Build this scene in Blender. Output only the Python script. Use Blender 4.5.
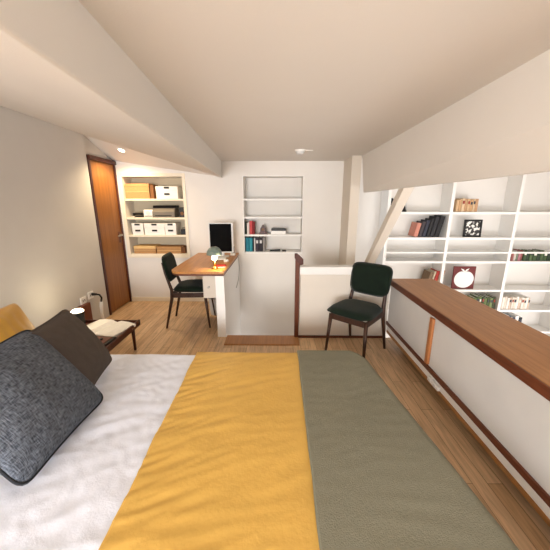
import bpy, bmesh, math, random
from mathutils import Vector, Matrix, noise
PI = math.pi
random.seed(7)
for o in list(bpy.data.objects): bpy.data.objects.remove(o)
S = bpy.context.scene
COL = S.collection

# ------------------------------------------------------------------ camera
F, H = 290.0, 1.36
cam_d = bpy.data.cameras.new('camera'); cam = bpy.data.objects.new('camera', cam_d); COL.objects.link(cam)
cam_d.sensor_width = 36; cam_d.lens = F / 550 * 36; cam_d.clip_start = .02
PITCH = math.atan2(72, F); YAW = math.atan2(3, F / math.cos(PITCH))
cam.location = (0, 0, H); cam.rotation_euler = (PI / 2 - PITCH, 0, YAW)
S.camera = cam

# ------------------------------------------------------------------ world, lights, exposure
w = bpy.data.worlds.new('world'); S.world = w; w.use_nodes = True
w.node_tree.nodes['Background'].inputs[0].default_value = (.8, .88, 1, 1)
w.node_tree.nodes['Background'].inputs[1].default_value = .6
S.view_settings.view_transform = 'Standard'; S.view_settings.look = 'None'
S.view_settings.gamma = 1; S.view_settings.use_curve_mapping = False
S.view_settings.exposure = 0.35

def area(name, loc, rot, sx, sy, power, col):
    d = bpy.data.lights.new(name, 'AREA'); d.shape = 'RECTANGLE'; d.size = sx; d.size_y = sy
    d.energy = power; d.color = col
    o = bpy.data.objects.new(name, d); o.location = loc; o.rotation_euler = rot; COL.objects.link(o); return o
# daylight through the bedroom window (behind the viewer), facing +y
area('bedroom_daylight', (-1.15, -3.1, .95), (PI / 2, 0, 0), 1.6, 1.3, 165, (.97, .98, 1))
# daylight through the tall windows of the open space, then an added side fill
area('void_daylight', (3.1, -3.1, -1.1), (PI / 2, 0, 0), 2.6, 1.8, 120, (.98, .985, 1))
area('void_side_fill', (4.5, 1.9, -.9), (PI / 2, 0, PI / 2), 3.6, 2.0, 66, (.98, .985, 1))  # added fill for stairwell and bookcase; the right wall has no window

# ------------------------------------------------------------------ materials
def lin(c):
    return tuple((v / 255 / 12.92 if v / 255 <= .04045 else ((v / 255 + .055) / 1.055) ** 2.4) for v in c) + (1,)
def mat(name, rgb, rough=.6, var=.06, vscale=6, bump=0, bscale=60, metal=0, spec=.4, stretch=None, rgb2=None, sheen=0):
    m = bpy.data.materials.new(name); m.use_nodes = True
    nt = m.node_tree; b = nt.nodes['Principled BSDF']
    tc = nt.nodes.new('ShaderNodeTexCoord'); mp = nt.nodes.new('ShaderNodeMapping')
    nt.links.new(tc.outputs['Object'], mp.inputs[0])
    if stretch: mp.inputs['Scale'].default_value = stretch
    n = nt.nodes.new('ShaderNodeTexNoise'); n.inputs['Scale'].default_value = vscale; n.inputs['Detail'].default_value = 4
    nt.links.new(mp.outputs[0], n.inputs['Vector'])
    r = nt.nodes.new('ShaderNodeValToRGB'); c = lin(rgb)
    c2 = lin(rgb2) if rgb2 else tuple(v * (1 - var) for v in c[:3]) + (1,)
    c1 = c if rgb2 else tuple(min(1, v * (1 + var)) for v in c[:3]) + (1,)
    r.color_ramp.elements[0].position = .3; r.color_ramp.elements[1].position = .7
    r.color_ramp.elements[0].color = c2; r.color_ramp.elements[1].color = c1
    nt.links.new(n.outputs['Fac'], r.inputs[0]); nt.links.new(r.outputs[0], b.inputs['Base Color'])
    b.inputs['Roughness'].default_value = rough; b.inputs['Metallic'].default_value = metal
    b.inputs['Specular IOR Level'].default_value = spec
    if sheen: b.inputs['Sheen Weight'].default_value = sheen
    if bump:
        n2 = nt.nodes.new('ShaderNodeTexNoise'); n2.inputs['Scale'].default_value = bscale; n2.inputs['Detail'].default_value = 3
        bp = nt.nodes.new('ShaderNodeBump'); bp.inputs['Strength'].default_value = bump; bp.inputs['Distance'].default_value = .01
        nt.links.new(mp.outputs[0], n2.inputs['Vector']); nt.links.new(n2.outputs['Fac'], bp.inputs['Height'])
        nt.links.new(bp.outputs[0], b.inputs['Normal'])
    return m
def emis(name, rgb, strength):
    m = mat(name, rgb); b = m.node_tree.nodes['Principled BSDF']
    b.inputs['Emission Color'].default_value = lin(rgb); b.inputs['Emission Strength'].default_value = strength
    return m
def floor_mat():
    m = bpy.data.materials.new('oak_planks'); m.use_nodes = True
    nt = m.node_tree; b = nt.nodes['Principled BSDF']; N = nt.nodes.new; L = nt.links.new
    tc = N('ShaderNodeTexCoord'); mp = N('ShaderNodeMapping'); L(tc.outputs['Object'], mp.inputs[0])
    mp.inputs['Rotation'].default_value = (0, 0, PI / 2)
    br = N('ShaderNodeTexBrick'); L(mp.outputs[0], br.inputs['Vector'])
    br.inputs['Scale'].default_value = 1; br.inputs['Brick Width'].default_value = .85; br.inputs['Row Height'].default_value = .075
    br.inputs['Mortar Size'].default_value = .0012; br.inputs['Bias'].default_value = 0; br.offset = .37
    br.inputs['Color1'].default_value = lin((221, 190, 153)); br.inputs['Color2'].default_value = lin((199, 164, 126))
    br.inputs['Mortar'].default_value = lin((120, 88, 60))
    mp2 = N('ShaderNodeMapping'); mp2.inputs['Scale'].default_value = (26, 2.2, 1); L(tc.outputs['Object'], mp2.inputs[0])
    n = N('ShaderNodeTexNoise'); n.inputs['Scale'].default_value = 2; n.inputs['Detail'].default_value = 6; n.inputs['Distortion'].default_value = .6
    L(mp2.outputs[0], n.inputs['Vector'])
    r = N('ShaderNodeValToRGB'); r.color_ramp.elements[0].color = (.74, .71, .67, 1); r.color_ramp.elements[1].color = (1.12, 1.1, 1.06, 1)
    r.color_ramp.elements[0].position = .3; r.color_ramp.elements[1].position = .65
    L(n.outputs['Fac'], r.inputs[0])
    mx = N('ShaderNodeMix'); mx.data_type = 'RGBA'; mx.blend_type = 'MULTIPLY'; mx.inputs['Factor'].default_value = 1
    L(br.outputs['Color'], mx.inputs['A']); L(r.outputs[0], mx.inputs['B']); L(mx.outputs['Result'], b.inputs['Base Color'])
    b.inputs['Roughness'].default_value = .38
    bp = N('ShaderNodeBump'); bp.inputs['Strength'].default_value = .12; bp.inputs['Distance'].default_value = .004
    L(n.outputs['Fac'], bp.inputs['Height']); L(bp.outputs[0], b.inputs['Normal'])
    return m
def weave_mat(name, dark, light, scale=160, rough=.95):
    m = bpy.data.materials.new(name); m.use_nodes = True
    nt = m.node_tree; b = nt.nodes['Principled BSDF']; N = nt.nodes.new; L = nt.links.new
    tc = N('ShaderNodeTexCoord'); outs = []
    for sc in ((scale * 1.0, 1, scale * .12), (scale * .12, 1, scale)):
        mp = N('ShaderNodeMapping'); mp.inputs['Scale'].default_value = sc; L(tc.outputs['Object'], mp.inputs[0])
        n = N('ShaderNodeTexNoise'); n.inputs['Scale'].default_value = 1; n.inputs['Detail'].default_value = 2
        L(mp.outputs[0], n.inputs['Vector']); outs.append(n.outputs['Fac'])
    a = N('ShaderNodeMath'); a.operation = 'ADD'; L(outs[0], a.inputs[0]); L(outs[1], a.inputs[1])
    r = N('ShaderNodeValToRGB'); r.color_ramp.elements[0].position = .0; r.color_ramp.elements[1].position = 1
    mr = N('ShaderNodeMapRange'); mr.inputs[1].default_value = .78; mr.inputs[2].default_value = 1.3; L(a.outputs[0], mr.inputs[0])
    r.color_ramp.elements[0].color = lin(dark); r.color_ramp.elements[1].color = lin(light)
    L(mr.outputs[0], r.inputs[0]); L(r.outputs[0], b.inputs['Base Color'])
    b.inputs['Roughness'].default_value = rough; b.inputs['Specular IOR Level'].default_value = .15
    bp = N('ShaderNodeBump'); bp.inputs['Strength'].default_value = .6; bp.inputs['Distance'].default_value = .004
    L(mr.outputs[0], bp.inputs['Height']); L(bp.outputs[0], b.inputs['Normal'])
    return m
def photo_mat():
    m = bpy.data.materials.new('monochrome_print'); m.use_nodes = True
    nt = m.node_tree; b = nt.nodes['Principled BSDF']; N = nt.nodes.new; L = nt.links.new
    tc = N('ShaderNodeTexCoord'); n = N('ShaderNodeTexNoise'); n.inputs['Scale'].default_value = 22; n.inputs['Detail'].default_value = 2
    L(tc.outputs['Object'], n.inputs['Vector']); r = N('ShaderNodeValToRGB'); r.color_ramp.interpolation = 'EASE'
    r.color_ramp.elements[0].position = .46; r.color_ramp.elements[1].position = .54
    r.color_ramp.elements[0].color = lin((40, 38, 36)); r.color_ramp.elements[1].color = lin((235, 232, 226))
    L(n.outputs['Fac'], r.inputs[0]); L(r.outputs[0], b.inputs['Base Color']); b.inputs['Roughness'].default_value = .4
    return m
WOODS = (60, 3, 60)
M = {
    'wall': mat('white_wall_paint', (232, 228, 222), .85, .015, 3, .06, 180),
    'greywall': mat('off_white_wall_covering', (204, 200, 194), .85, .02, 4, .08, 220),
    'ceil': mat('ceiling_paint', (220, 214, 206), .9, .015, 2, .05, 160),
    'white': mat('white_lacquer', (240, 238, 234), .5, .012, 3),
    'cream': mat('cream_lacquer', (236, 226, 206), .55, .02, 3),
    'panel': mat('pale_sliding_panel', (206, 202, 197), .6, .03, 5, .05, 120),
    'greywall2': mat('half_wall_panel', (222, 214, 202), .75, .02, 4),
    'shadowpaint': mat('shade_toned_paint', (214, 204, 190), .8, .02, 3),  # shaded look of post and brace is mixed into this colour
    'floor': floor_mat(),
    'teak': mat('teak', (176, 124, 72), .4, .12, 1.6, .05, 40, stretch=(40, 2.0, 40), rgb2=(152, 102, 56)),
    'teakz': mat('teak_upright', (182, 118, 70), .4, .12, 1.6, stretch=(40, 40, 2), rgb2=(150, 92, 52)),
    'edge': mat('dark_teak_edge', (110, 58, 34), .4, .1, 3, stretch=(30, 2, 30), rgb2=(84, 42, 24)),
    'door': mat('door_veneer', (152, 98, 44), .4, .1, 1.2, stretch=(30, 30, 1.4), rgb2=(126, 76, 30)),
    'darkwood': mat('dark_red_wood', (84, 38, 24), .4, .12, 2, stretch=(20, 20, 2), rgb2=(60, 26, 18)),
    'headboard': mat('headboard_veneer', (118, 60, 38), .45, .1, 3, rgb2=(94, 44, 28)),
    'legwood': mat('chair_walnut', (70, 42, 28), .45, .1, 4, stretch=(30, 30, 3), rgb2=(44, 26, 18)),
    'desk': mat('desk_teak', (196, 138, 74), .35, .1, 1.8, stretch=(36, 2, 36), rgb2=(170, 112, 56)),
    'green': mat('dark_green_velvet', (13, 27, 17), .85, .2, 14, .1, 300, sheen=.08, spec=.2),
    'sheet': mat('white_cotton', (232, 237, 250), .9, .012, 5, .12, 120, spec=.15),
    'yellow': mat('mustard_sateen', (222, 178, 90), .5, .05, 4, .12, 70, spec=.35),
    'olive': mat('olive_linen', (134, 132, 115), .95, .07, 130, .3, 240, spec=.1),
    'pillowyellow': mat('ochre_satin', (186, 138, 42), .45, .08, 5, .1, 50, sheen=.2),
    'charcoal': weave_mat('charcoal_weave', (52, 57, 65), (128, 135, 147), 300),
    'brown': mat('brown_grey_cotton', (84, 76, 72), .85, .06, 20, .2, 130, spec=.2),
    'piping': mat('charcoal_piping', (40, 43, 48), .9, .1, 50),
    'mattress': mat('mattress_ticking', (226, 224, 222), .9, .02, 20),
    'black': mat('black_plastic', (20, 20, 21), .4, .1, 20),
    'screen': mat('monitor_glass', (3, 3, 4), .7, .02, 3, spec=.1),
    'silver': mat('silver_plastic', (214, 214, 212), .35, .02, 10),
    'chrome': mat('brushed_metal', (190, 186, 178), .3, .03, 30, metal=1),
    'brass': mat('brass', (200, 160, 90), .3, .05, 20, metal=1),
    'lampshade': mat('grey_green_enamel', (120, 134, 124), .35, .03, 8),
    'card': mat('cardboard', (192, 148, 100), .85, .06, 8, stretch=(4, 4, 40), rgb2=(172, 128, 82)),
    'cardlight': mat('cardboard_lid', (222, 186, 128), .85, .05, 8),
    'cardside': mat('cardboard_end', (120, 80, 50), .85, .05, 8),
    'paper': mat('paper', (238, 234, 226), .9, .03, 30),
    'glow': emis('lamp_diffuser_light', (255, 236, 200), 5),
    'glow2': emis('downlight_lens', (255, 226, 180), 14),
    'cable': mat('grey_cable', (170, 168, 164), .6, .02, 10),
    'print': photo_mat(),
    'red': mat('deep_red_board', (104, 30, 28), .6, .08, 10),
    'voidfloor': mat('lower_floor_boards', (190, 160, 126), .5, .06, 4, stretch=(2, 20, 1)),
}
def cm(rgb, rough=.6):
    k = 'cloth_cover_%d_%d_%d' % rgb
    if k not in M: M[k] = mat(k, rgb, rough, .08, 40)
    return M[k]

# ------------------------------------------------------------------ helpers
def tag(o, label=None, cat=None, group=None, kind=None):
    if label: o['label'] = label
    if cat: o['category'] = cat
    if group: o['group'] = group
    if kind: o['kind'] = kind
    return o
def empty(name, loc, rz=0, label=None, cat=None, group=None):
    o = bpy.data.objects.new(name, None); o.empty_display_size = .05
    o.location = loc; o.rotation_euler = (0, 0, rz); COL.objects.link(o)
    return tag(o, label, cat, group)
class MB:
    def __init__(s): s.bm = bmesh.new()
    def poly(s, verts, faces, mi=0):
        vs = [s.bm.verts.new(v) for v in verts]
        for f in faces:
            fc = s.bm.faces.new([vs[i] for i in f]); fc.material_index = mi
        return s
    def box(s, x0, x1, y0, y1, z0, z1, mi=0, R=None, c=None):
        vs = [(x, y, z) for z in (z0, z1) for x, y in ((x0, y0), (x1, y0), (x1, y1), (x0, y1))]
        if R is not None:
            c = Vector(c or (0, 0, 0)); vs = [tuple(R @ Vector(v) + c) for v in vs]
        return s.poly(vs, [(3, 2, 1, 0), (4, 5, 6, 7), (0, 1, 5, 4), (1, 2, 6, 5), (2, 3, 7, 6), (3, 0, 4, 7)], mi)
    def rod(s, a, b, ra, rb=None, n=14, mi=0): return s.tube([a, b], [ra, ra if rb is None else rb], n, mi)
    def tube(s, pts, rad, n=10, mi=0, closed=False):
        pts = [Vector(p) for p in pts]; rings = []
        if not isinstance(rad, (list, tuple)): rad = [rad] * len(pts)
        up = None
        for i, p in enumerate(pts):
            if closed: t = pts[(i + 1) % len(pts)] - pts[i - 1]
            else: t = pts[min(i + 1, len(pts) - 1)] - pts[max(i - 1, 0)]
            t.normalize()
            if up is None: up = Vector((0, 0, 1)) if abs(t.z) < .9 else Vector((1, 0, 0))
            x = up.cross(t)
            if x.length < 1e-4: x = Vector((1, 0, 0)).cross(t)
            x.normalize(); up = t.cross(x)
            rings.append([s.bm.verts.new(p + (x * math.cos(k * 2 * PI / n) + up * math.sin(k * 2 * PI / n)) * rad[i]) for k in range(n)])
        m = len(rings)
        for i in range(m if closed else m - 1):
            a, b = rings[i], rings[(i + 1) % m]
            for k in range(n):
                s.bm.faces.new((a[k], a[(k + 1) % n], b[(k + 1) % n], b[k])).material_index = mi
        if not closed:
            s.bm.faces.new(rings[0][::-1]).material_index = mi; s.bm.faces.new(rings[-1]).material_index = mi
        return s
    def lathe(s, prof, c=(0, 0, 0), n=28, mi=0):
        rings = []
        for r, z in prof:
            rings.append([s.bm.verts.new((c[0] + max(r, 1e-4) * math.cos(2 * PI * k / n), c[1] + max(r, 1e-4) * math.sin(2 * PI * k / n), c[2] + z)) for k in range(n)])
        for a, b in zip(rings, rings[1:]):
            for k in range(n): s.bm.faces.new((a[k], a[(k + 1) % n], b[(k + 1) % n], b[k])).material_index = mi
        s.bm.faces.new(rings[0][::-1]).material_index = mi; s.bm.faces.new(rings[-1]).material_index = mi
        return s
    def prism(s, pts, axis, a0, a1, mi=0):
        def P(u, v, a): return {'x': (a, u, v), 'y': (u, a, v), 'z': (u, v, a)}[axis]
        n = len(pts)
        vs = [P(u, v, a0) for u, v in pts] + [P(u, v, a1) for u, v in pts]
        fs = [tuple(range(n))[::-1], tuple(range(n, 2 * n))] + [(i, (i + 1) % n, n + (i + 1) % n, n + i) for i in range(n)]
        return s.poly(vs, fs, mi)
    def build(s, name, mats, parent=None, bevel=0, smooth=False, loc=None, seg=2, sub=0):
        bmesh.ops.recalc_face_normals(s.bm, faces=s.bm.faces)
        me = bpy.data.meshes.new(name); s.bm.to_mesh(me); s.bm.free()
        for m in (mats if isinstance(mats, (list, tuple)) else [mats]): me.materials.append(m)
        if smooth:
            for p in me.polygons: p.use_smooth = True
        o = bpy.data.objects.new(name, me); COL.objects.link(o)
        if parent: o.parent = parent
        if loc: o.location = loc
        if bevel:
            b = o.modifiers.new('bevel', 'BEVEL'); b.width = bevel; b.segments = seg; b.limit_method = 'ANGLE'; b.angle_limit = .6
        if sub:
            b = o.modifiers.new('sub', 'SUBSURF'); b.levels = sub; b.render_levels = sub
        return o
def copy_tree(o, parent=None):
    c = o.copy(); COL.objects.link(c); c.parent = parent
    for ch in [x for x in bpy.data.objects if x.parent == o]: copy_tree(ch, c)
    return c
def structure(o): o['kind'] = 'structure'; return o

# ------------------------------------------------------------------ setting
YF = 3.917           # far wall
XL = -2.09           # left wall
YB = -3.2            # back wall
ZD = -2.4            # lower floor
YN = 2.785           # front edge of the stairwell
b = MB(); b.box(XL - .2, 1.5, YB, YN, -.25, 0); b.box(XL - .2, -.54, YN, YF + .05, -.25, 0)
structure(b.build('floor', M['floor']))
b = MB(); b.box(-2.4, 4.8, YB - .2, 4.8, ZD - .1, ZD); structure(b.build('floor_lower', M['voidfloor']))
# far wall with two niches
A1 = (-2.015, -1.24, .67, 1.69); A2 = (-.45, .32, .70, 1.69); ND = .24
b = MB()
b.box(XL - .3, A1[0], YF, YF + .3, ZD, 2.3); b.box(A1[0], A1[1], YF, YF + .3, ZD, A1[2]); b.box(A1[0], A1[1], YF, YF + .3, A1[3], 2.3)
b.box(A1[1], A2[0], YF, YF + .3, ZD, 2.3); b.box(A2[0], A2[1], YF, YF + .3, ZD, A2[2]); b.box(A2[0], A2[1], YF, YF + .3, A2[3], 2.3)
b.box(A2[1], .95, YF, YF + .3, ZD, 2.3)
for A in (A1, A2): b.box(A[0], A[1], YF + ND, YF + .3, A[2], A[3])
structure(b.build('wall_far', M['wall']))
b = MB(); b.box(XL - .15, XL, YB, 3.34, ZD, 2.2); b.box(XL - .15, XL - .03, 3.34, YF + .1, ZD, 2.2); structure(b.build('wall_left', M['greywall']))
b = MB()
wins = [(-1.95, -.35, .35, 1.6), (1.8, 4.4, -2.0, -.2)]
b.box(XL - .2, -1.95, YB - .15, YB, ZD, 2.2); b.box(-.35, 1.8, YB - .15, YB, ZD, 2.2); b.box(4.4, 4.8, YB - .15, YB, ZD, 2.2)
for x0, x1, z0, z1 in wins: b.box(x0, x1, YB - .15, YB, ZD, z0); b.box(x0, x1, YB - .15, YB, z1, 2.2)
structure(b.build('wall_back', M['wall']))
b = MB(); b.box(4.65, 4.8, YB - .15, 4.8, ZD, 2.2); structure(b.build('wall_right', M['wall']))
b = MB(); b.box(.93, 4.7, 4.5, 4.65, ZD, 2.2); structure(b.build('wall_void', M['wall']))
for i, (x0, x1, z0, z1) in enumerate(wins):
    f = MB(); t = .05
    f.box(x0, x0 + t, YB - .1, YB, z0, z1); f.box(x1 - t, x1, YB - .1, YB, z0, z1)
    f.box(x0, x1, YB - .1, YB, z0, z0 + t); f.box(x0, x1, YB - .1, YB, z1 - t, z1)
    xm = (x0 + x1) / 2; f.box(xm - t / 2, xm + t / 2, YB - .09, YB - .01, z0, z1)
    wo = structure(f.build('window_%d' % (i + 1), M['white'], bevel=.004))
    p = MB(); p.box(x0 + t, x1 - t, YB - .06, YB - .05, z0 + t, z1 - t); p.build('pane', emis('daylight_pane_%d' % i, (240, 245, 255), 1.5), wo)
# ceilings
b = MB(); b.box(-.75, 1.0, YB, YF + .05, 1.878, 2.0); structure(b.build('ceiling', M['ceil']))
b = MB(); b.box(.98, 4.8, YB - .1, 4.8, 2.0, 2.15); structure(b.build('ceiling_void', M['ceil']))
# left sloped boxed beam
A = (XL, 3.42, 2.07); B = (-.722, YF + .02, 1.672)
xb0, xt0 = -.268, -.32
b = MB()
b.poly([(xb0, YB, 1.672), (xt0, YB, 2.25), (XL, YB, 2.07), (XL, YB, 2.25),
        B, (-.713, YF + .02, 2.25), A, (XL, 3.42, 2.25)],
       [(0, 1, 3, 2), (4, 6, 7, 5), (0, 4, 5, 1), (0, 2, 6, 4), (2, 3, 7, 6), (1, 5, 7, 3)])
structure(b.build('beam_left', M['ceil'], bevel=.012, seg=3))
# facet of the hall ceiling behind the beam
def hall_z(x, y): return 1.672 - .145 * (x + .722) - .385 * (y - 3.917) + .012
p = [(XL - .12, 3.38), (XL - .12, YF + .05), (-.70, YF + .05)]
b = MB(); b.poly([(x, y, hall_z(x, y)) for x, y in p] + [(x, y, 2.3) for x, y in p], [(0, 1, 2), (3, 5, 4), (0, 3, 4, 1), (1, 4, 5, 2), (2, 5, 3, 0)])
structure(b.build('ceiling_hall', M['ceil']))
# right boxed beam
b = MB()
b.poly([(.92, YB, 1.9), (1.11, YB, 1.475), (1.24, YB, 1.50), (1.24, YB, 2.1), (.93, YB, 2.1),
        (.95, 3.52, 1.9), (.992, 3.52, 1.475), (1.16, 3.52, 1.50), (1.16, 3.52, 2.1), (.95, 3.52, 2.1)],
       [(0, 1, 2, 3, 4), (5, 9, 8, 7, 6), (0, 5, 6, 1), (1, 6, 7, 2), (2, 7, 8, 3), (3, 8, 9, 4), (4, 9, 5, 0)])
structure(b.build('beam_right', M['ceil'], bevel=.012, seg=3))
# post and slanted brace
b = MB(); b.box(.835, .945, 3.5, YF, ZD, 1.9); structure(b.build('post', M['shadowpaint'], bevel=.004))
b = MB()
d = Vector((0, 3.42 - 2.55, .62 - 1.48)); d.normalize(); nrm = Vector((0, -d.z, d.y)) ; 
a0 = Vector((1.05, 2.54, 1.53)); a1 = a0 + d * 1.62
pts = []
for q in (a0, a1):
    for sx, sn in ((0, -.04), (.085, -.04), (.085, .04), (0, .04)): pts.append(tuple(q + Vector((sx, 0, 0)) + nrm * sn))
b.poly(pts, [(3, 2, 1, 0), (4, 5, 6, 7), (0, 1, 5, 4), (1, 2, 6, 5), (2, 3, 7, 6), (3, 0, 4, 7)])
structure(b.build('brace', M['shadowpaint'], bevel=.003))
# stairwell side wall that carries the desk, half wall with cap, nosing board
b = MB(); b.box(-.625, -.535, YN, YF, ZD, .655); structure(b.build('wall_stair', M['white'], bevel=.003))
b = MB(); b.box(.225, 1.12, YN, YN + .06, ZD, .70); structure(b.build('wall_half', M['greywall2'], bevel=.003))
b = MB(); b.box(.215, 1.12, YN - .012, YN + .10, .675, .752); structure(b.build('trim_4', M['white'], bevel=.004))
b = MB(); b.box(.2, 1.1, YN - .014, YN + .001, 0, .022); structure(b.build('baseboard_half', M['edge']))
b = MB(); b.box(-.53, .215, 2.60, YN + .02, -.03, .012); structure(b.build('trim_1', M['teak'], bevel=.004))
b = MB(); b.box(XL, -.63, YF - .012, YF + .001, 0, .06); structure(b.build('baseboard_far', M['cream'], bevel=.002))
# stair treads going down below the nosing
for k in range(6):
    b = MB(); b.box(-.53, .2, YN + .03 + k * .17, YN + .23 + k * .17, -.26 - k * .24, -.22 - k * .24)
    structure(b.build('trim_2' if k == 0 else 'trim_2.%03d' % k, M['teak']))
# newel post with the head of the handrail
n = empty('newel_post', (.193, YN, -.02), 0, 'dark brown newel post at the left end of the white half wall', 'post')
b = MB(); b.box(-.022, .022, -.022, .03, 0, .885); b.build('post_shaft', M['edge'], n, bevel=.005)
b = MB(); b.prism([(-.03, .905), (-.005, .905), (.055, .85), (.055, .80), (.02, .79), (-.03, .86)], 'y', -.03, .022); 
b.build('handrail_end', M['darkwood'], n, bevel=.006)
# door
d = structure(empty('door_1', (XL - .02, 3.64, 0)))
b = MB(); b.box(-.012, .012, -.24, .25, .012, 1.83); lf = b.build('door_leaf', M['door'], d, bevel=.003)
b2 = MB(); b2.box(.011, .018, .165, .215, .85, .99); b2.build('lock_plate', M['edge'], lf, bevel=.003)
b3 = MB(); b3.rod((.012, .19, .95), (.055, .19, .95), .012); b3.rod((.052, .19, .95), (.055, .09, .945), .012, .009); b3.build('door_handle', M['chrome'], lf, smooth=True)
b = MB(); b.box(-.02, .03, -.27, -.24, 0, 1.86); b.box(-.02, .03, .25, .275, 0, 1.86); b.box(-.02, .045, -.27, .275, 1.83, 1.875); b.build('door_frame', M['darkwood'], d, bevel=.003)
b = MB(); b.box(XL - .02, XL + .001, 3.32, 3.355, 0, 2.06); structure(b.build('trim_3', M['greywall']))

# ------------------------------------------------------------------ low sliding-door cabinet along the void
c = empty('sideboard', (1.1, 0, 0), 0, 'long low sideboard with teak top and pale sliding panels along the mezzanine edge', 'cabinet')
y0, y1 = -1.2, 2.74
b = MB(); b.box(-.01, .40, y0, y1, .618, .648); t = b.build('top', M['teak'], c, bevel=.004)
b = MB(); b.box(-.018, -.004, y0, y1, .592, .646); b.build('front_edge', M['edge'], t, bevel=.003)
b = MB(); b.box(.03, .39, y0 + .02, y1 - .02, .16, .618); b.build('carcass', M['white'], c)
b = MB(); b.box(.0, .018, 1.935, y1 - .02, .205, .597); b.build('sliding_door', M['panel'], c, bevel=.002)
b = MB(); b.box(.006, .024, y0, 1.945, .205, .597); dd = b.build('sliding_door', M['panel'], c, bevel=.002)
b = MB(); b.box(-.016, .006, 1.905, 1.945, .215, .572); b.build('door_pull', M['teakz'], c, bevel=.006, seg=3)
b = MB(); b.box(-.008, .03, y0, y1, .172, .206); b.build('bottom_rail', M['edge'], c, bevel=.003)
b = MB(); b.box(.006, .05, y0, y1, .112, .172); b.build('plinth', M['white'], c, bevel=.003)
b = MB(); b.box(.004, .05, y0, y1, .082, .112); b.build('plinth_edge', M['teak'], c, bevel=.003)
b = MB(); b.box(.16, .38, y0 + .02, y1 - .02, 0, .16); b.build('kickboard', M['edge'], c)
# power strip and cable ends on the plinth
ps = empty('power_strip', (1.104, 1.80, .118), 0, 'small white power adapter lying against the plinth below the sideboard pull', 'adapter')
b = MB(); b.box(-.022, .0, -.07, .07, 0, .03); b.build('body', M['white'], ps, bevel=.005)
for k in (-.035, .025):
    b = MB(); b.box(-.027, -.021, k, k + .022, .006, .024); b.build('socket', M['silver'], ps, bevel=.002)

# ------------------------------------------------------------------ bookcase beyond the void
bc = empty('bookcase', (1.5, 4.2, 0), 0, 'tall white built-in bookcase filling the wall beyond the sideboard', 'bookcase')
UX = [0.06, .94, 1.87, 2.80]
shelf_z = [1.237, .878, .668, .53, .095, -.225, -.58, -.93, -1.3, -1.7, -2.1]
for i, ux in enumerate(UX):
    b = MB(); b.box(ux - .022, ux + .022, 0, .29, ZD, 1.97); b.build('upright', M['white'], bc, bevel=.002)
for k, z in enumerate(shelf_z):
    for i in range(3):
        if i == 0 and k > 7: continue
        th = .032 if k not in (2,) else .022
        b = MB(); b.box(UX[i] + .022, UX[i + 1] - .022, .004, .28, z - th, z); b.build('shelf', M['white'], bc, bevel=.002)
b = MB(); b.box(.04, 2.82, .27, .30, ZD, 1.97); b.build('back_panel', M['wall'], bc)

def book(x, y, z, th, h, dp, rgb, label, group, lean=0, name='book', spine=None):
    """upright book, spine towards -y, lower left spine corner at x,y,z"""
    b = MB(); t = .003
    b.prism([(0, .008), (.004, .001), (th / 2, -.003), (th - .004, .001), (th, .008), (th, .012), (0, .012)], 'z', 0, h)   # rounded spine
    b.box(0, t, .01, dp, 0, h); b.box(th - t, th, .01, dp, 0, h)
    b.box(t, th - t, .01, dp - .006, .004, h - .004, 1)
    if spine: b.box(th * .2, th * .8, -.0045, .002, h * .6, h * .82, 2)
    o = b.build(name, [cm(rgb), M['paper'], cm(spine) if spine else M['paper']], loc=(x, y, z + th * math.sin(lean)))
    o.rotation_euler = (0, lean, 0)
    return tag(o, label, 'book', group)
ORD = ['first', 'second', 'third', 'fourth', 'fifth', 'sixth', 'seventh', 'eighth', 'ninth', 'tenth', 'eleventh', 'twelfth', 'thirteenth']
def row(x0, x1, y, z, hs, cols, what, where, group, n, dp=.17, names=None, gap=.001):
    wd = [random.uniform(.8, 1.2) for _ in range(n)]; s = (x1 - x0) / sum(wd); x = x0
    for i in range(n):
        th = wd[i] * s - gap; h = random.uniform(*hs); ci = i % len(cols)
        nm = names[ci] if names else what
        book(x, y + random.uniform(0, .012), z, th, h, dp, cols[ci], '%s, %s from left %s' % (nm, ORD[i], where), group,
             spine=random.choice([None, (150, 60, 50), (60, 60, 70), (230, 225, 215)]) if n > 5 else None)
        x += wd[i] * s
YS = 4.235
row(2.52, 2.83, YS, 1.238, (.165, .19), [(206, 172, 132), (196, 158, 116), (214, 186, 150), (190, 150, 112)],
    'tan paperback', 'in the tan row on the top shelf', 'tan paperbacks on the top shelf', 8)
# leaning dark books, second shelf of the left bay
x = 1.965
for i, (th, h, rgb, nm) in enumerate([(.06, .20, (196, 130, 112), 'pink leaning book'), (.05, .22, (60, 52, 56), 'dark grey leaning book'), (.05, .24, (40, 42, 56), 'navy leaning book'),
                                      (.045, .26, (24, 24, 26), 'black slim leaning book'), (.06, .29, (30, 30, 34), 'black tall leaning book'), (.07, .30, (22, 21, 24), 'thick black leaning book')]):
    book(x, YS, .879, th, h, .19, rgb, nm + ', %s from left below the top bookcase shelf' % ORD[i], 'books leaning on the second shelf', lean=.20)
    x += th * 1.02 + .006
# colourful books, right bay, low compartment
row(3.435, 3.60, YS, .531, (.13, .16), [(150, 90, 84), (200, 190, 180), (120, 130, 110), (176, 120, 128)], 'book', 'in the low gap at the bookcase right end',
    'books in the low right gap', 5, names=['brick red book', 'pale book', 'sage book', 'rose book'])
row(3.61, 4.05, YS, .531, (.13, .155), [(60, 82, 50), (44, 60, 44), (78, 98, 62)], 'green book', 'in the green row in the low right gap',
    'green books in the low right gap', 9, names=['leaf green book', 'dark green book', 'olive green book'])
book(4.13, YS, 1.238, .05, .2, .18, (206, 176, 136), 'lone tan book at the far right end of the top bookcase shelf', None)
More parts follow.
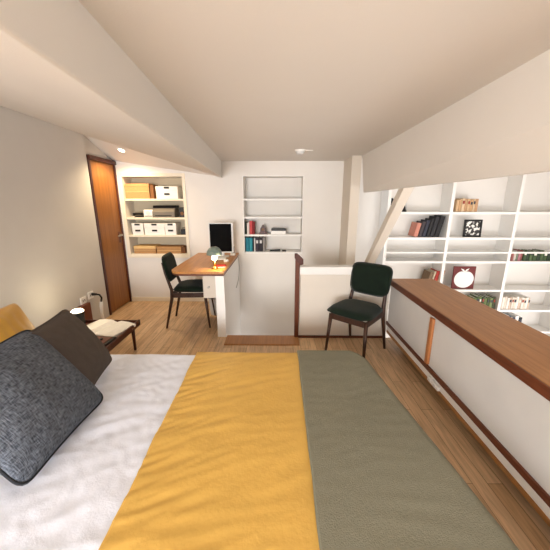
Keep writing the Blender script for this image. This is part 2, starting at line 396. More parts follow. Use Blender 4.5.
# leaning red and cream books just above the sideboard
x = 2.225
for i, (th, h, rgb, nm) in enumerate([(.05, .26, (120, 96, 70), 'brown book'), (.03, .275, (210, 196, 170), 'cream book'), (.05, .28, (176, 56, 44), 'red book'), (.025, .285, (226, 210, 178), 'ivory book'), (.03, .29, (160, 110, 70), 'tan-brown book')]):
    book(x, YS, .096, th, h, .2, rgb, 'leaning %s, %s from left beyond the sideboard end' % (nm, ORD[i]), 'books leaning beyond the sideboard end', lean=.22)
    x += th + .008
row(3.0, 3.33, YS, -.224, (.17, .2), [(96, 112, 62), (72, 90, 48), (118, 132, 82), (60, 74, 46)], 'green book', 'in the green row behind the sideboard top',
    'green books behind the sideboard', 8, names=['moss green book', 'dark moss book', 'pale green book', 'deep green book'])
row(3.43, 3.86, YS, -.224, (.17, .2), [(236, 228, 216), (226, 212, 196), (240, 236, 228), (214, 190, 170)], 'white paperback', 'in the white row at the bookcase right',
    'white paperbacks at the right', 12, names=['white paperback', 'cream paperback', 'bright white paperback', 'beige paperback'])
row(3.44, 3.80, YS, -.579, (.20, .24), [(40, 60, 90), (226, 224, 220), (30, 34, 42), (70, 110, 140)], 'book', 'on the shelf below the white paperbacks',
    'books below the white paperbacks', 7, names=['navy book', 'white book', 'black book', 'blue book'])
# black figurine on the top shelf, second one behind the brace
def figurine(loc, s, label):
    e = empty('figurine', loc, 0, label, 'figurine')
    b = MB(); b.lathe([(.0, 0), (.06 * s, 0), (.062 * s, .012 * s), (.05 * s, .03 * s), (.032 * s, .09 * s), (.02 * s, .125 * s), (.012 * s, .135 * s)]); b.build('body', M['black'], e, smooth=True)
    b = MB(); b.lathe([(.0, .128 * s), (.014 * s, .133 * s), (.02 * s, .146 * s), (.014 * s, .162 * s), (.0, .168 * s)]); b.build('head', M['black'], e, smooth=True)
    b = MB(); b.tube([(.03 * s, 0, .1 * s), (.05 * s, 0, .12 * s), (.055 * s, 0, .08 * s), (.06 * s, 0, .01 * s)], .006 * s); b.build('handle', M['silver'], e, smooth=True)
figurine((1.80, 4.33, 1.238), 1.0, 'small black figurine on the top bookcase shelf right of the slanted brace')
figurine((1.645, 4.34, 1.238), 1.15, 'dark figurine peeping out left of the slanted brace top')
# framed photograph
pf = empty('framed_photograph', (2.83, 4.27, .878), 0, 'black framed black-and-white photograph on the second bookcase shelf', 'picture frame')
b = MB(); wv, hv, t = .25, .25, .026
b.box(-wv / 2, -wv / 2 + t, 0, .018, 0, hv); b.box(wv / 2 - t, wv / 2, 0, .018, 0, hv); b.box(-wv / 2, wv / 2, 0, .018, 0, t); b.box(-wv / 2, wv / 2, 0, .018, hv - t, hv); b.build('frame', M['black'], pf, bevel=.002)
b = MB(); b.box(-wv / 2 + .01, wv / 2 - .01, .008, .014, .01, hv - .01); b.build('photograph', M['print'], pf)
pf.rotation_euler = (-.06, 0, -.05)
# red square picture with white round fruit
rp = empty('picture', (2.80, 4.25, .096), 0, 'dark red square picture of a white round fruit on the bookcase behind the sideboard', 'picture')
b = MB(); b.box(-.165, .165, 0, .02, 0, .345); b.build('board', M['red'], rp, bevel=.003)
b = MB(); pts = []
for k in range(40):
    a = 2 * PI * k / 40; r = .14 * (1 + .04 * math.cos(2 * a) - .10 * max(0, math.sin(a)) ** 12); pts.append((r * math.cos(a), .15 + r * .98 * math.sin(a)))
b.prism(pts, 'y', -.006, .002); b.build('fruit_shape', M['white'], rp)
for sg in (-1, 1):
    b = MB(); pts = [(.0, .27), (sg * .02, .30), (sg * .06, .315), (sg * .045, .288), (sg * .015, .27)]
    b.prism(pts, 'y', -.007, .002); b.build('leaf_shape', M['white'], rp)
rp.rotation_euler = (-.03, 0, 0)

# ------------------------------------------------------------------ niche shelves
def niche(A, zs, label, mt, frame, back):
    e = empty('niche_shelves', (A[0], YF, A[2]), 0, label, 'shelves'); W = A[1] - A[0]; h = A[3] - A[2]
    for z in zs:
        b = MB(); b.box(.001, W - .001, .004, ND - .006, z - A[2] - .026, z - A[2]); b.build('shelf', mt, e, bevel=.002)
    b = MB(); t = frame
    b.box(-t, 0, -.012, .002, -t, h + t); b.box(W, W + t, -.012, .002, -t, h + t); b.box(0, W, -.012, .002, h, h + t); b.box(0, W, -.012, .002, -t, 0)
    b.box(0, W, 0, ND - .002, 0, .012)
    b.build('frame', mt, e, bevel=.002)
    b = MB(); b.box(.001, W - .001, ND - .006, ND - .001, .013, h - .001); b.build('back_panel', back, e)
    return e
niche(A1, [1.415, 1.172, .94], 'cream shelves of boxes set into the far wall beside the wooden door', M['cream'], .04, mat('niche_shade_beige', (198, 186, 162), .8, .02, 4))  # beige back carries the dimness inside the niche in its colour
niche(A2, [1.417, 1.184, .949], 'white shelves set into the far wall above the stairwell', M['white'], .012, M['wall'])
def carton(x0, x1, z, h, label, lid=None, d=.19, y=YF + .02, side=False):
    e = empty('cardboard_box', ((x0 + x1) / 2, y, z), 0, label, 'box', 'cardboard boxes in the lit niche'); w2 = (x1 - x0) / 2
    b = MB(); b.box(-w2, w2, 0, d, 0, h); b.build('carton', M['card'], e, bevel=.003)
    b = MB(); b.box(-w2 - .002, w2 + .002, -.003, d + .002, h - .035, h + .004); b.build('lid', M['cardlight' if lid else 'card'], e, bevel=.003)
    b = MB(); b.box(-w2 * .98, w2 * .98, -.004, -.001, h * .45, h * .45 + .006); b.build('seam', M['cardlight'], e)
    if side:
        b = MB(); b.box(w2 + .003, w2 + .05, .02, d, 0, h * .95); b.build('end_flap', M['cardside'], e, bevel=.002)
carton(-2.008, -1.69, 1.416, .185, 'wide tan cardboard box at the left of the top shelf in the lit niche', side=True)
carton(-1.98, -1.68, .683, .10, 'low cardboard box with pale raised lid on the bottom niche shelf, left of its pair', lid=True)
carton(-1.665, -1.33, .683, .09, 'low cardboard box on the bottom niche shelf, right of its pair', side=True)
def storage(x0, x1, z, h, label, d=.19):
    e = empty('storage_box', ((x0 + x1) / 2, YF + .02, z), 0, label, 'box', 'white storage boxes in the lit niche'); w2 = (x1 - x0) / 2
    b = MB(); b.box(-w2, w2, 0, d, 0, h * .62); b.build('box_body', M['white'], e, bevel=.003)
    b = MB(); b.box(-w2 - .002, w2 + .002, -.004, d + .002, h * .62, h); b.build('lid', M['white'], e, bevel=.003)
    b = MB(); b.box(-.035, .035, -.008, -.001, h * .30, h * .45); b.build('label_holder', M['black'], e, bevel=.002)
    b = MB(); b.box(-.035, .035, -.011, -.004, h * .82, h * .96); b.build('handle_slot', M['black'], e, bevel=.002)
storage(-1.60, -1.315, 1.416, .155, 'white storage box beside the wide cardboard box on the top niche shelf')
storage(-1.97, -1.82, .94, .155, 'narrow white storage box, leftmost of the three on the third niche shelf')
storage(-1.805, -1.53, .94, .155, 'widest white storage box, in the middle of three on the third niche shelf')
storage(-1.525, -1.375, .94, .155, 'white storage box, rightmost of the three on the third niche shelf')
# small items on the second niche shelf
e = empty('printer', (-1.53, YF + .02, 1.173), 0, 'small black and grey printer on the second shelf of the lit niche', 'printer')
b = MB(); b.prism([(0, 0), (.19, 0), (.19, .12), (.05, .12), (0, .075)], 'x', -.15, .15); b.build('body', mat('printer_grey', (120, 112, 102), .5), e, bevel=.006)
b = MB(); b.prism([(.045, .121), (.19, .121), (.19, .155), (.06, .155)], 'x', -.155, .155); b.build('lid', M['black'], e, bevel=.006)
b = MB(); b.box(-.11, .11, -.012, .002, .02, .03); b.build('paper_tray', M['black'], e, bevel=.002)
e = empty('desk_telephone', (-1.885, YF + .05, 1.173), 0, 'black telephone handset lying at the left of the second niche shelf', 'telephone')
b = MB(); b.box(-.085, .085, 0, .09, 0, .022); b.build('cradle', M['black'], e, bevel=.006)
b = MB(); b.tube([(-.08, .04, .035), (-.05, .04, .046), (.05, .04, .046), (.08, .04, .035)], [.02, .015, .015, .02]); b.build('handset', M['black'], e, smooth=True)
e = empty('router', (-1.74, YF + .04, 1.173), 0, 'small white box with dark dial on the second niche shelf, left of the printer', 'router')
b = MB(); b.box(-.065, .065, 0, .09, 0, .10); b.build('case', M['white'], e, bevel=.01, seg=3)
b = MB(); b.rod((0, .002, .055), (0, -.006, .055), .028, n=20); b.build('dial', M['silver'], e, smooth=False)
b = MB(); b.box(-.05, .05, -.004, .0, .012, .02); b.build('slot', M['black'], e)
e = empty('speaker', (-1.285, YF + .04, 1.173), 0, 'black speaker standing right of the printer in the lit niche', 'speaker')
b = MB(); b.box(-.038, .038, 0, .12, 0, .13); b.build('cabinet_shell', M['black'], e, bevel=.006)
b = MB(); b.rod((0, .002, .05), (0, -.005, .05), .026, .022, n=20); b.build('cone', M['cardside'], e)
e = empty('black_case', (-1.285, YF + .03, .94), 0, 'small black case at the right end of the third niche shelf', 'case')
b = MB(); b.box(-.035, .035, 0, .1, 0, .075); b.build('case_body', M['black'], e, bevel=.008)
b = MB(); b.tube([(-.018, .05, .072), (-.018, .05, .095), (.018, .05, .095), (.018, .05, .072)], .004); b.build('handle', M['black'], e)
e = empty('saucer', (-1.955, YF + .07, 1.173), 0, 'small white dish at the left end of the second niche shelf', 'dish')
b = MB(); b.lathe([(0, .0), (.02, 0), (.036, .014), (.038, .016), (.034, .014), (.0, .005)]); b.build('dish_bowl', M['white'], e, smooth=True)
# right niche
book(-.44, YF + .03, .95, .018, .16, .15, (40, 54, 40), 'slim dark green book at the left end of the third white niche shelf', 'books on the white niche shelves')
book(-.42, YF + .025, .95, .035, .15, .15, (232, 222, 214), 'white book beside the red books on the white niche shelf', 'books on the white niche shelves')
book(-.383, YF + .02, .95, .04, .175, .15, (196, 74, 76), 'wider red book on the white niche shelf', 'books on the white niche shelves')
book(-.341, YF + .02, .95, .025, .168, .15, (140, 46, 50), 'thin dark red book right of the wider red book', 'books on the white niche shelves')
e = empty('mantel_clock', (-.205, YF + .06, .95), 0, 'small dark red arched clock on the white niche shelf', 'clock')
b = MB(); b.prism([(-.05, 0), (.05, 0), (.05, .02), (.036, .03), (.036, .07), (.02, .10), (.006, .122), (-.006, .122), (-.02, .10), (-.036, .07), (-.036, .03), (-.05, .02)], 'y', 0, .06); b.build('case', M['darkwood'], e, bevel=.003)
b = MB(); b.rod((0, .003, .06), (0, -.004, .06), .018, n=20); b.build('dial', M['cardside'], e)
e = empty('paper_box', (.005, YF + .03, .95), 0, 'flat white box with black lid on the white niche shelf', 'box')
b = MB(); b.box(-.10, .10, 0, .16, 0, .045); b.build('tray', M['white'], e, bevel=.003)
b = MB(); b.box(-.095, .105, -.004, .16, .046, .072); b.build('lid', M['black'], e, bevel=.004)
xx = -.44
for i, (th, rgb, lab) in enumerate([(.05, (30, 122, 140), 'teal binder, leftmost on the bottom white niche shelf'), (.045, (46, 146, 160), 'lighter teal binder, second from the left on the bottom white niche shelf'),
                                     (.018, (24, 26, 34), 'slim black binder right of the teal binders'), (.02, (236, 234, 230), 'slim white binder between teal and dark binders'),
                                     (.05, (54, 46, 58), 'dark plum binder right of the slim white binder'), (.05, (40, 38, 46), 'charcoal binder in the dark group on the bottom white niche shelf'), (.03, (150, 146, 142), 'grey binder at the right end of the row')]):
    book(xx, YF + .02, .713, th - .002, .19, .17, rgb, lab, 'binders on the bottom white niche shelf', name='binder', spine=(200, 200, 200) if i in (4, 5) else None)['category'] = 'binder'
    xx += th
e = empty('stapler', (-.04, YF + .03, .713), 0, 'black stapler lying on the bottom white niche shelf', 'stapler')
b = MB(); b.box(-.075, .075, 0, .035, 0, .01); b.build('base', M['black'], e, bevel=.003)
b = MB(); b.prism([(-.075, .011), (.075, .014), (.07, .03), (-.06, .022)], 'y', .004, .03); b.build('arm', M['black'], e, bevel=.004)
e = empty('tape_roll', (.085, YF + .05, .713), 0, 'small black tape roll right of the stapler', 'tape')
b = MB(); b.lathe([(.014, 0), (.028, 0), (.028, .018), (.014, .018)]); b.build('reel', M['black'], e, smooth=False)
b = MB(); b.lathe([(.009, .001), (.0135, .001), (.0135, .02), (.009, .02)]); b.build('core', M['cardside'], e)

# ------------------------------------------------------------------ desk corner
dk = empty('desk', (-.63, 3.3, 0), 0, 'teak desktop built in between the far wall and the white stairwell partition', 'desk')
pts = [(.097, -.52), (.097, .612), (-.46, .612), (-.46, -.35)]
for k in range(1, 9):
    a = PI + k / 8 * PI / 2; pts.append((-.33 + .13 * math.cos(a), -.39 + .13 * math.sin(a)))
b = MB(); b.prism(pts, 'z', .675, .70); b.build('desktop', M['desk'], dk, bevel=.004)
b = MB(); b.prism([(x * .985 - .003, y * .985 + .004) for x, y in pts], 'z', .655, .675); b.build('edge_band', M['edge'], dk)
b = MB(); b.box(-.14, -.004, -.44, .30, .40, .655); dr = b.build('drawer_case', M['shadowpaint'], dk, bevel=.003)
b = MB(); b.rod((-.08, -.443, .52), (-.08, -.46, .52), .012); b.build('knob', M['chrome'], dr)
e = empty('waste_bin', (-.78, 3.45, 0), 0, 'small pale waste bin on the floor under the desk', 'bin')
b = MB(); b.lathe([(.07, 0), (.09, .22), (.086, .22), (.067, .006)], n=24); b.build('bucket', M['silver'], e, smooth=False)
b = MB(); b.tube([(.09 * math.cos(k * PI / 10), .09 * math.sin(k * PI / 10), .22) for k in range(20)], .004, closed=True); b.build('rim', M['cable'], e)
# monitor
mn = empty('monitor', (-.705, 3.60, .70), .10, 'black screen monitor in a thin silver bezel at the back of the desk', 'monitor')
b = MB(); b.box(-.15, .15, 0, .028, .05, .425); hs = b.build('housing', M['silver'], mn, bevel=.006)
b = MB(); b.box(-.137, .128, -.003, .002, .068, .412); b.build('screen', M['screen'], mn)
b = MB(); b.box(-.03, .03, .015, .04, .008, .2); b.build('stand_neck', M['silver'], mn, bevel=.004)
b = MB(); b.box(-.09, .09, -.05, .09, 0, .01); b.build('stand_foot', M['silver'], mn, bevel=.004)
# mushroom lamp
dl = empty('desk_lamp', (-.65, 2.92, .70), 0, 'small mushroom desk lamp with a grey-green dome shade at the desk front', 'lamp')
b = MB(); b.lathe([(.0, 0), (.034, 0), (.034, .012), (.02, .018), (.014, .03)]); b.build('base', M['brass'], dl, smooth=True)
b = MB(); b.lathe([(.014, .018), (.016, .09)]); b.build('stem', M['brass'], dl, smooth=True)
b = MB(); b.lathe([(.016, .09), (.027, .10), (.027, .155), (.016, .16)]); b.build('diffuser', M['glow'], dl, smooth=True)
b = MB(); b.lathe([(.078, .148), (.078, .152), (.072, .185), (.055, .212), (.028, .228), (.0, .232), (.0, .228), (.05, .208), (.068, .182), (.074, .152)]); b.build('lamp_shade', M['lampshade'], dl, smooth=True)
ld = bpy.data.lights.new('desk_lamp_bulb', 'POINT'); ld.energy = 3; ld.color = (1, .78, .45); ld.shadow_soft_size = .02
lo = bpy.data.objects.new('desk_lamp_bulb', ld); lo.location = (.05, -.055, .135); lo.parent = dl; COL.objects.link(lo)
# notebook, keyboard, mouse, remote on the desk
e = empty('notebook', (-.60 - .0, 2.99, .70), .1, 'thin red notebook lying beside the desk lamp', 'notebook')
e.location = (-.64, 3.02, .70)
b = MB(); b.box(-.02, .085, -.06, .06, 0, .003); b.box(-.02, .085, -.06, .06, .011, .014); b.box(-.021, -.018, -.06, .06, 0, .014); b.build('cover', cm((178, 44, 36)), e, bevel=.001)
b = MB(); b.box(-.017, .082, -.057, .057, .003, .011); b.build('pages', M['paper'], e)
e = empty('keyboard', (-.70, 3.42, .70), .25, 'white keyboard on the desk in front of the monitor', 'keyboard')
b = MB(); b.prism([(-.055, .004), (.055, .004), (.055, .022), (-.055, .012)], 'x', -.10, .08); b.build('case', M['white'], e, bevel=.003)
for r in range(4):
    b = MB()
    for k in range(11): b.box(-.094 + k * .0155, -.081 + k * .0155, -.046 + r * .024, -.027 + r * .024, .010 + r * .002, .019 + r * .002)
    b.build('key_row', M['silver'], e)
e = empty('computer_mouse', (-.60, 3.30, .70), .2, 'white computer mouse beside the keyboard near the partition', 'mouse')
b = MB(); b.lathe([(.0, .0), (.03, .0), (.032, .01), (.024, .026), (.0, .034)]); b.build('shell', M['white'], e, smooth=True)
b = MB(); b.box(-.003, .003, -.022, -.002, .028, .034); b.build('wheel', M['black'], e)
e = empty('telephone', (-.585, 3.72, .70), 0, 'dark cordless phone in its white cradle at the back corner of the desk', 'telephone')
b = MB(); b.box(-.03, .03, -.04, .04, 0, .03); b.build('cradle', M['white'], e, bevel=.006)
b = MB(); b.box(-.022, .022, -.012, .012, .028, .12); b.build('handset', M['black'], e, bevel=.008, seg=3)
# thin cable hanging over the stairwell wall
b = MB(); b.tube([(-.56, 3.75, .696), (-.528, 3.76, .694), (-.515, 3.74, .66), (-.505, 3.7, .52), (-.51, 3.64, .40), (-.525, 3.58, .33), (-.531, 3.55, .31)], .004, 8)
tag(b.build('cable', M['cable'], smooth=True), 'thin grey cable hanging from the desk down the stairwell side', 'cable')

# ------------------------------------------------------------------ chairs
def pad(w0, w1, d, t, crown, parent, name, R, c):
    """rounded upholstered pad; width w0 at v=-1, w1 at v=+1, depth d along local v, thickness t"""
    b = MB(); n = 14; grid = {}
    for side in (1, -1):
        for i in range(n + 1):
            for j in range(n + 1):
                u, v = -1 + 2 * i / n, -1 + 2 * j / n
                if side == -1 and (i in (0, n) or j in (0, n)): grid[side, i, j] = grid[1, i, j]; continue
                ww = w0 + (w1 - w0) * (v + 1) / 2
                k = 1 / max(1e-6, (abs(u) ** 5 + abs(v) ** 5) ** .2) * max(abs(u), abs(v)) if (u or v) else 1
                x, y = u * k * ww / 2, v * k * d / 2
                e2 = max(0, (1 - abs(u) ** 4) * (1 - abs(v) ** 4)) ** .4
                z = side * t / 2 * e2 + (crown * e2 if side == 1 else 0)
                grid[side, i, j] = b.bm.verts.new(R @ Vector((x, y, z)) + Vector(c))
    for side in (1, -1):
        for i in range(n):
            for j in range(n):
                q = [grid[side, i, j], grid[side, i + 1, j], grid[side, i + 1, j + 1], grid[side, i, j + 1]]
                b.bm.faces.new(q if side == 1 else q[::-1])
    return b.build(name, M['green'], parent, smooth=True)
def make_chair(name, loc, rz, label):
    e = empty(name, loc, rz, label, 'chair', 'green upholstered dining chairs')
    pad(.43, .38, .42, .055, .02, e, 'seat', Matrix(), (0, -.02, .435))
    Rb = Matrix.Rotation(math.radians(78), 3, 'X')
    pad(.38, .405, .30, .04, .008, e, 'backrest', Rb, (0, .235, .668))
    for sx in (-1, 1):
        b = MB(); b.tube([(sx * .185, -.205, 0), (sx * .165, -.165, .40)], [.0105, .018], 12); b.build('leg', M['legwood'], e, smooth=True)
        b = MB(); b.tube([(sx * .18, .275, 0), (sx * .168, .195, .34), (sx * .165, .19, .44), (sx * .155, .245, .62), (sx * .15, .272, .74)], [.011, .018, .018, .014, .009], 12); b.build('leg', M['legwood'], e, smooth=True)
    b = MB(); b.box(-.165, .165, -.175, -.155, .352, .405); b.box(-.165, .165, .18, .20, .352, .405)
    for sx in (-1, 1): b.box(sx * .166 - .009, sx * .166 + .009, -.165, .19, .352, .405)
    b.build('seat_frame', M['legwood'], e, bevel=.006)
    return e
ch = make_chair('dining_chair', (.712, 2.462, 0), math.radians(-41), 'dark green upholstered chair standing beside the white half wall and sideboard end')
c2 = copy_tree(ch); c2.location = (-.975, 3.19, 0); c2.rotation_euler = (0, 0, math.radians(93))
c2['label'] = 'dark green upholstered chair pulled up to the teak desk'

# ------------------------------------------------------------------ bed
XE, YF_B, YN_B, ZT = .70, 1.93, .28, .29
bed = empty('bed', (0, 0, 0), 0, 'low bed with a dark red-brown headboard along the left wall', 'bed')
b = MB(); b.box(-1.98, .53, YN_B + .08, YF_B - .08, 0, .09); b.build('base', M['darkwood'], bed, bevel=.01)
b = MB(); b.box(-2.0, .555, YN_B + .045, YF_B - .045, .09, ZT - .022); b.build('mattress', M['mattress'], bed, bevel=.05, seg=5, smooth=True)
b = MB(); b.box(XL + .002, XL + .045, -.35, 2.98, .0, .31); b.build('headboard', M['headboard'], bed, bevel=.004)
def bend(o, r):
    if o <= 0: return 0, 0
    a = o / r
    if a < PI / 2: return r * math.sin(a), r * (1 - math.cos(a))
    return r, r + o - r * PI / 2
def cloth(name, x0f, x1, zt, m, label, cat, wr, drape_x=False, drop=.19, nx=90, ny=200, seed=0, th=.008, grow=0.0):
    b = MB(); r = .05; Rc = .16
    ya, yb = YN_B - grow - drop, YF_B + grow + drop
    xa_ext = x1 + (drop if drape_x else 0)
    rows = []
    for j in range(ny + 1):
        Y = ya + (yb - ya) * j / ny; rw = []
        x0 = x0f(Y)
        for i in range(nx + 1):
            X = x0 + (xa_ext - x0) * i / nx
            oy = max(0, Y - (YF_B + grow - r), (YN_B - grow + r) - Y); sy = 1 if Y > 1 else -1
            dy, dzy = bend(oy, r)
            yy = (YF_B + grow - r + dy) if (oy > 0 and sy > 0) else ((YN_B - grow + r - dy) if oy > 0 else Y)
            xx = X; dzx = 0
            if drape_x:
                yc = min(Y, YF_B + grow); q = max(0, yc - (YF_B + grow - Rc)); xe = x1 - (Rc - math.sqrt(max(0, Rc * Rc - q * q))) + .125 * (1.0 - min(max(Y, 0), 1.9))
                ox = max(0, X - (xe - r)); dx, dzx = bend(ox, r); xx = (xe - r + dx) if ox > 0 else X
            z = zt - max(dzx, dzy)
            P = Vector((X, Y, seed))
            n = wr(P)
            k = max(0, 1 - (max(dzx, dzy)) / .12)
            fl = (1 - k) * .012 * noise.noise(Vector((X * 9, Y * 9, seed + 5)))
            rw.append(b.bm.verts.new((xx + (fl if dzx > .04 else 0), yy + (fl if dzy > .04 else 0), max(z + n * k, .02))))
        rows.append(rw)
    for j in range(ny):
        for i in range(nx): b.bm.faces.new((rows[j][i], rows[j][i + 1], rows[j + 1][i + 1], rows[j + 1][i]))
    o = b.build(name, m, smooth=True)
    s = o.modifiers.new('thick', 'SOLIDIFY'); s.thickness = th; s.offset = -1
    return tag(o, label, cat)
def ridge(P, sx, sy, ang, f):
    c, s = math.cos(ang), math.sin(ang); q = Vector(((P.x * c + P.y * s) * sx * f, (-P.x * s + P.y * c) * sy * f, P.z))
    return 1 - abs(noise.noise(q)) * 2.2
def wr_white(P):
    return .0035 * ridge(P, 1.0, 3.0, .5, 3.2) + .002 * ridge(P, 1.5, 2.5, -.7, 8) + .006 * noise.noise(P * 2.3) + .0014 * noise.noise(P * 22)
def wr_yellow(P):
    e = math.exp(-abs(P.x + .55) * 5)
    return .010 + .0022 * ridge(P, .8, 3.2, .35, 4.5) + .006 * e * ridge(P, .7, 3.5, .5, 6) + .006 * noise.noise(P * 2.0) + .0007 * noise.noise(P * 18)
def wr_olive(P):
    return .014 + .0012 * ridge(P, 1, 2.5, .2, 5) + .006 * noise.noise(P * 2.4) + .0005 * noise.noise(P * 30)
cloth('bed_sheet', lambda Y: -2.03, -.47, ZT, M['sheet'], 'white cotton bed sheet covering the pillow half of the bed', 'bedding', wr_white, nx=130, ny=190, seed=1, th=.006)
cloth('bed_throw', lambda Y: -.585 + .022 * (1.95 - Y) + .008 * noise.noise(Vector((Y * 5, 2, 0))), .17, ZT + .006, M['yellow'], 'mustard yellow throw laid across the middle of the bed', 'throw', wr_yellow, nx=100, ny=190, seed=2, th=.008, grow=.012)
cloth('bed_throw.001', lambda Y: .143 - .008 * (1.95 - Y) + .003 * noise.noise(Vector((Y * 6, 9, 0))), XE + .035, ZT + .016, M['olive'], 'olive green textured throw over the foot of the bed', 'throw', wr_olive, drape_x=True, nx=80, ny=190, seed=3, th=.01, grow=.026)

# pillows
def pillow(name, w, h, t, m, loc, rot, label, seam=None, wr=.004, seed=0, pinch=.05):
    e = empty(name, loc, 0, label, 'pillow'); e.rotation_euler = rot
    b = MB(); n = 40; g = {}
    def outline(u, v):
        k = max(abs(u), abs(v)) / max(1e-6, (abs(u) ** 11 + abs(v) ** 11) ** (1 / 11)) if (u or v) else 1
        u, v = u * k, v * k
        return (u * w / 2 * (1 - pinch * (1 - v * v) * 1.0), v * h / 2 * (1 - pinch * (1 - u * u)))
    for sd in (1, -1):
        for i in range(n + 1):
            for j in range(n + 1):
                u, v = -1 + 2 * i / n, -1 + 2 * j / n
                if sd == -1 and (i in (0, n) or j in (0, n)): g[sd, i, j] = g[1, i, j]; continue
                x, z = outline(u, v)
                q = max(0, (1 - abs(u) ** 2.4) * (1 - abs(v) ** 2.4)) ** .5
                y = sd * t / 2 * q + q * wr * (noise.noise(Vector((x * 7, z * 7, seed + sd))) * 2 + 1.2 * (1 - 2 * abs(noise.noise(Vector((x * 14, z * 9, seed + 3 * sd))))))
                g[sd, i, j] = b.bm.verts.new((x, y, z))
    for sd in (1, -1):
        for i in range(n):
            for j in range(n):
                q = [g[sd, i, j], g[sd, i + 1, j], g[sd, i + 1, j + 1], g[sd, i, j + 1]]; b.bm.faces.new(q if sd == 1 else q[::-1])
    b.build('cover', m, e, smooth=True)
    if seam:
        pts = [outline(u, -1) for u in [k / 12 - 1 for k in range(24)]] + [outline(1, v) for v in [k / 12 - 1 for k in range(24)]] + \
              [outline(1 - k / 12, 1) for k in range(24)] + [outline(-1, 1 - k / 12) for k in range(24)]
        b = MB(); b.tube([(x, 0, z) for x, z in pts], .006, 8, closed=True); b.build('piping', seam, e, smooth=True)
    return e
HP = PI / 2
def eul(a, bb, cc):  # Rz(a) Rx(b) Ry(c)
    return (Matrix.Rotation(a, 3, 'Z') @ Matrix.Rotation(bb, 3, 'X') @ Matrix.Rotation(cc, 3, 'Y')).to_euler()
pillow('pillow', .54, .54, .20, M['charcoal'], (-1.115, 1.11, .53), eul(1.571, -.69, .005), 'large charcoal woven cushion, nearest of the pillows on the bed', M['piping'], seed=1)
pillow('pillow.001', .48, .45, .16, M['brown'], (-1.19, 1.53, .525), eul(1.83, -.55, .053), 'brown-grey cushion leaning behind the charcoal cushion', M['brown'], seed=2)
pillow('pillow.002', .5, .40, .13, M['pillowyellow'], (-1.86, 1.78, .47), eul(1.571, -.45, 0), 'ochre yellow cushion leaning on the wall behind the charcoal cushion', None, seed=3)
pillow('pillow.003', .62, .42, .16, M['sheet'], (-1.66, 1.52, .39), eul(1.571, -1.35, 0), 'white sleeping pillow between the yellow and charcoal cushions', None, seed=4)
pillow('pillow.004', .62, .42, .15, M['brown'], (-1.42, .86, .385), eul(1.571, -1.4, 0), 'brown-grey sleeping pillow lying under the charcoal cushion', None, seed=5)

# ------------------------------------------------------------------ bedside tray table
bt = empty('bedside_table', (-1.73, 2.255, 0), 0, 'low dark red wood bedside table with raised edge beside the bed', 'bedside table')
b = MB(); b.box(-.31, .42, -.29, .29, .235, .258); b.build('tabletop', M['headboard'], bt, bevel=.004)
b = MB(); b.box(.405, .425, -.30, .30, .235, .29); b.box(-.31, .42, -.30, -.285, .235, .285); b.box(-.31, .42, .285, .30, .235, .285); b.build('raised_edge', M['darkwood'], bt, bevel=.005)
for sx in (-.27, .37):
    for sy in (-.25, .25):
        b = MB(); b.rod((sx, sy, 0), (sx, sy, .236), .012, .017); b.build('leg', M['darkwood'], bt, smooth=True)
ob = empty('open_book', (-1.53, 2.36, .259), -.25, 'open book with white pages on the bedside table', 'book')
b = MB(); b.box(-.21, .21, -.15, .15, 0, .006); b.build('cover', M['cardside'], ob, bevel=.002)
for sx in (-1, 1):
    pts = [(0, .006), (sx * .20, .006), (sx * .202, .03), (sx * .13, .042), (sx * .05, .044), (0, .026)]
    b = MB(); b.prism(pts, 'y', -.145, .145); b.build('page_block', M['paper'], ob)
e = empty('booklet', (-1.34, 2.43, .259), -.2, 'white booklet sticking out to the right under the open book', 'book')
b = MB(); b.box(-.02, .09, -.10, .08, 0, .003); b.build('pages', M['paper'], e)
e.location = (-1.40, 2.38, .2585)
b = MB(); b.box(-.021, .091, -.101, .081, .003, .0045); b.build('cover', M['white'], e)
wb = empty('wooden_box', (-1.44, 2.09, .259), -.1, 'flat dark box with a reddish top and black rim in front of the open book', 'box')
b = MB(); b.box(-.125, .125, -.075, .075, 0, .05); b.build('box_body', M['black'], wb, bevel=.006)
b = MB(); b.box(-.105, .105, -.055, .055, .05, .056); b.build('lid', M['headboard'], wb, bevel=.003)
b = MB(); b.rod((.05, 0, .056), (.05, 0, .066), .01); b.build('knob', M['black'], wb)
# cup-shaped bedside lamp
lp = empty('bedside_lamp', (-1.80, 2.43, .259), 0, 'small dark cup-shaped lamp glowing upward on the bedside table', 'lamp')
b = MB(); b.lathe([(.0, 0), (.046, 0), (.052, .12), (.054, .155), (.050, .155), (.047, .13), (.0, .13)]); b.build('lamp_body', M['black'], lp, smooth=False)
b = MB(); b.lathe([(.0, .132), (.047, .132), (.052, .16), (.04, .172), (.0, .176)]); b.build('diffuser', M['glow'], lp, smooth=True)
ld = bpy.data.lights.new('bedside_bulb', 'POINT'); ld.energy = 1.6; ld.color = (1, .86, .6); ld.shadow_soft_size = .04
lo = bpy.data.objects.new('bedside_bulb', ld); lo.location = (0, 0, .23); lo.parent = lp; COL.objects.link(lo)
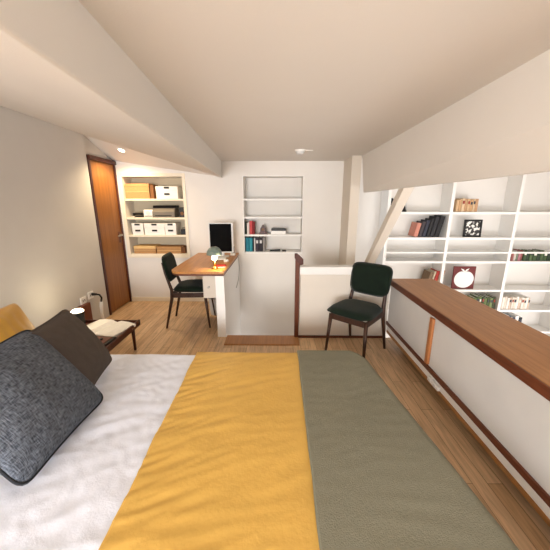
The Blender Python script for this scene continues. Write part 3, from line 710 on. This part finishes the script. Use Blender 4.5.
# wall sockets, plug and cable
for (y, z, lab) in ((2.93, .345, 'white wall socket plate above the headboard, left of the pair'), (3.06, .365, 'white wall socket plate with a black plug, right of the pair')):
    e = empty('wall_socket', (XL, y, z), 0, lab, 'socket', 'wall sockets by the bed')
    b = MB(); b.box(0, .012, -.045, .045, -.04, .04); b.build('plate', M['white'], e, bevel=.004)
    for k in (-.014, .014):
        b = MB(); b.box(.0115, .014, k - .004, k + .004, -.012, .012); b.build('slot', M['black'], e)
e = empty('power_plug', (XL + .015, 3.075, .37), 0, 'black plug and white lead hanging from the right wall socket', 'plug')
b = MB(); b.rod((0, 0, 0), (.05, .0, .0), .018, .012); b.build('plug_body', M['black'], e, smooth=True)
b = MB(); b.tube([(.045, 0, 0), (.075, .01, -.01), (.08, .03, -.05), (.06, .045, -.1)], .01); b.build('black_lead', M['black'], e, smooth=True)
b = MB(); b.tube([(.06, .045, -.1), (.05, .05, -.16), (.045, .05, -.25), (.06, .04, -.34)], [.016, .02, .014, .014]); b.build('white_lead', M['white'], e, smooth=True)

# ------------------------------------------------------------------ ceiling fixtures
sd = empty('smoke_detector', (.22, 3.14, 1.878), 0, 'small white round smoke detector on the ceiling', 'smoke detector')
b = MB(); b.lathe([(.0, -.012), (.05, -.012), (.055, 0)]); b.build('base', M['white'], sd, smooth=False)
b = MB(); b.lathe([(.0, -.04), (.03, -.04), (.04, -.03), (.042, -.012)]); b.build('sensor_head', M['silver'], sd, smooth=False)
b = MB(); b.box(.06, .13, -.006, .006, -.006, 0); b.build('cable_cover', M['white'], sd)
hx, hy = -1.83, 3.62
dw = empty('downlight', (hx, hy, hall_z(hx, hy)), 0, 'lit round downlight in the hall ceiling above the wooden door', 'downlight')
dw.rotation_euler = (math.atan(-.385), math.atan(.145), 0)
b = MB(); b.lathe([(.034, -.004), (.05, -.006), (.052, .0), (.034, .0)]); b.build('trim_ring', M['white'], dw, smooth=False)
b = MB(); b.lathe([(.0, -.007), (.033, -.004), (.033, .0)]); b.build('lens', M['glow2'], dw, smooth=False)
ld = bpy.data.lights.new('downlight_bulb', 'SPOT'); ld.energy = 34; ld.color = (1, .76, .45); ld.spot_size = 2.6; ld.spot_blend = .8; ld.shadow_soft_size = .03
lo = bpy.data.objects.new('downlight_bulb', ld); lo.location = (hx + .0, hy - .01, hall_z(hx, hy) - .03); COL.objects.link(lo)
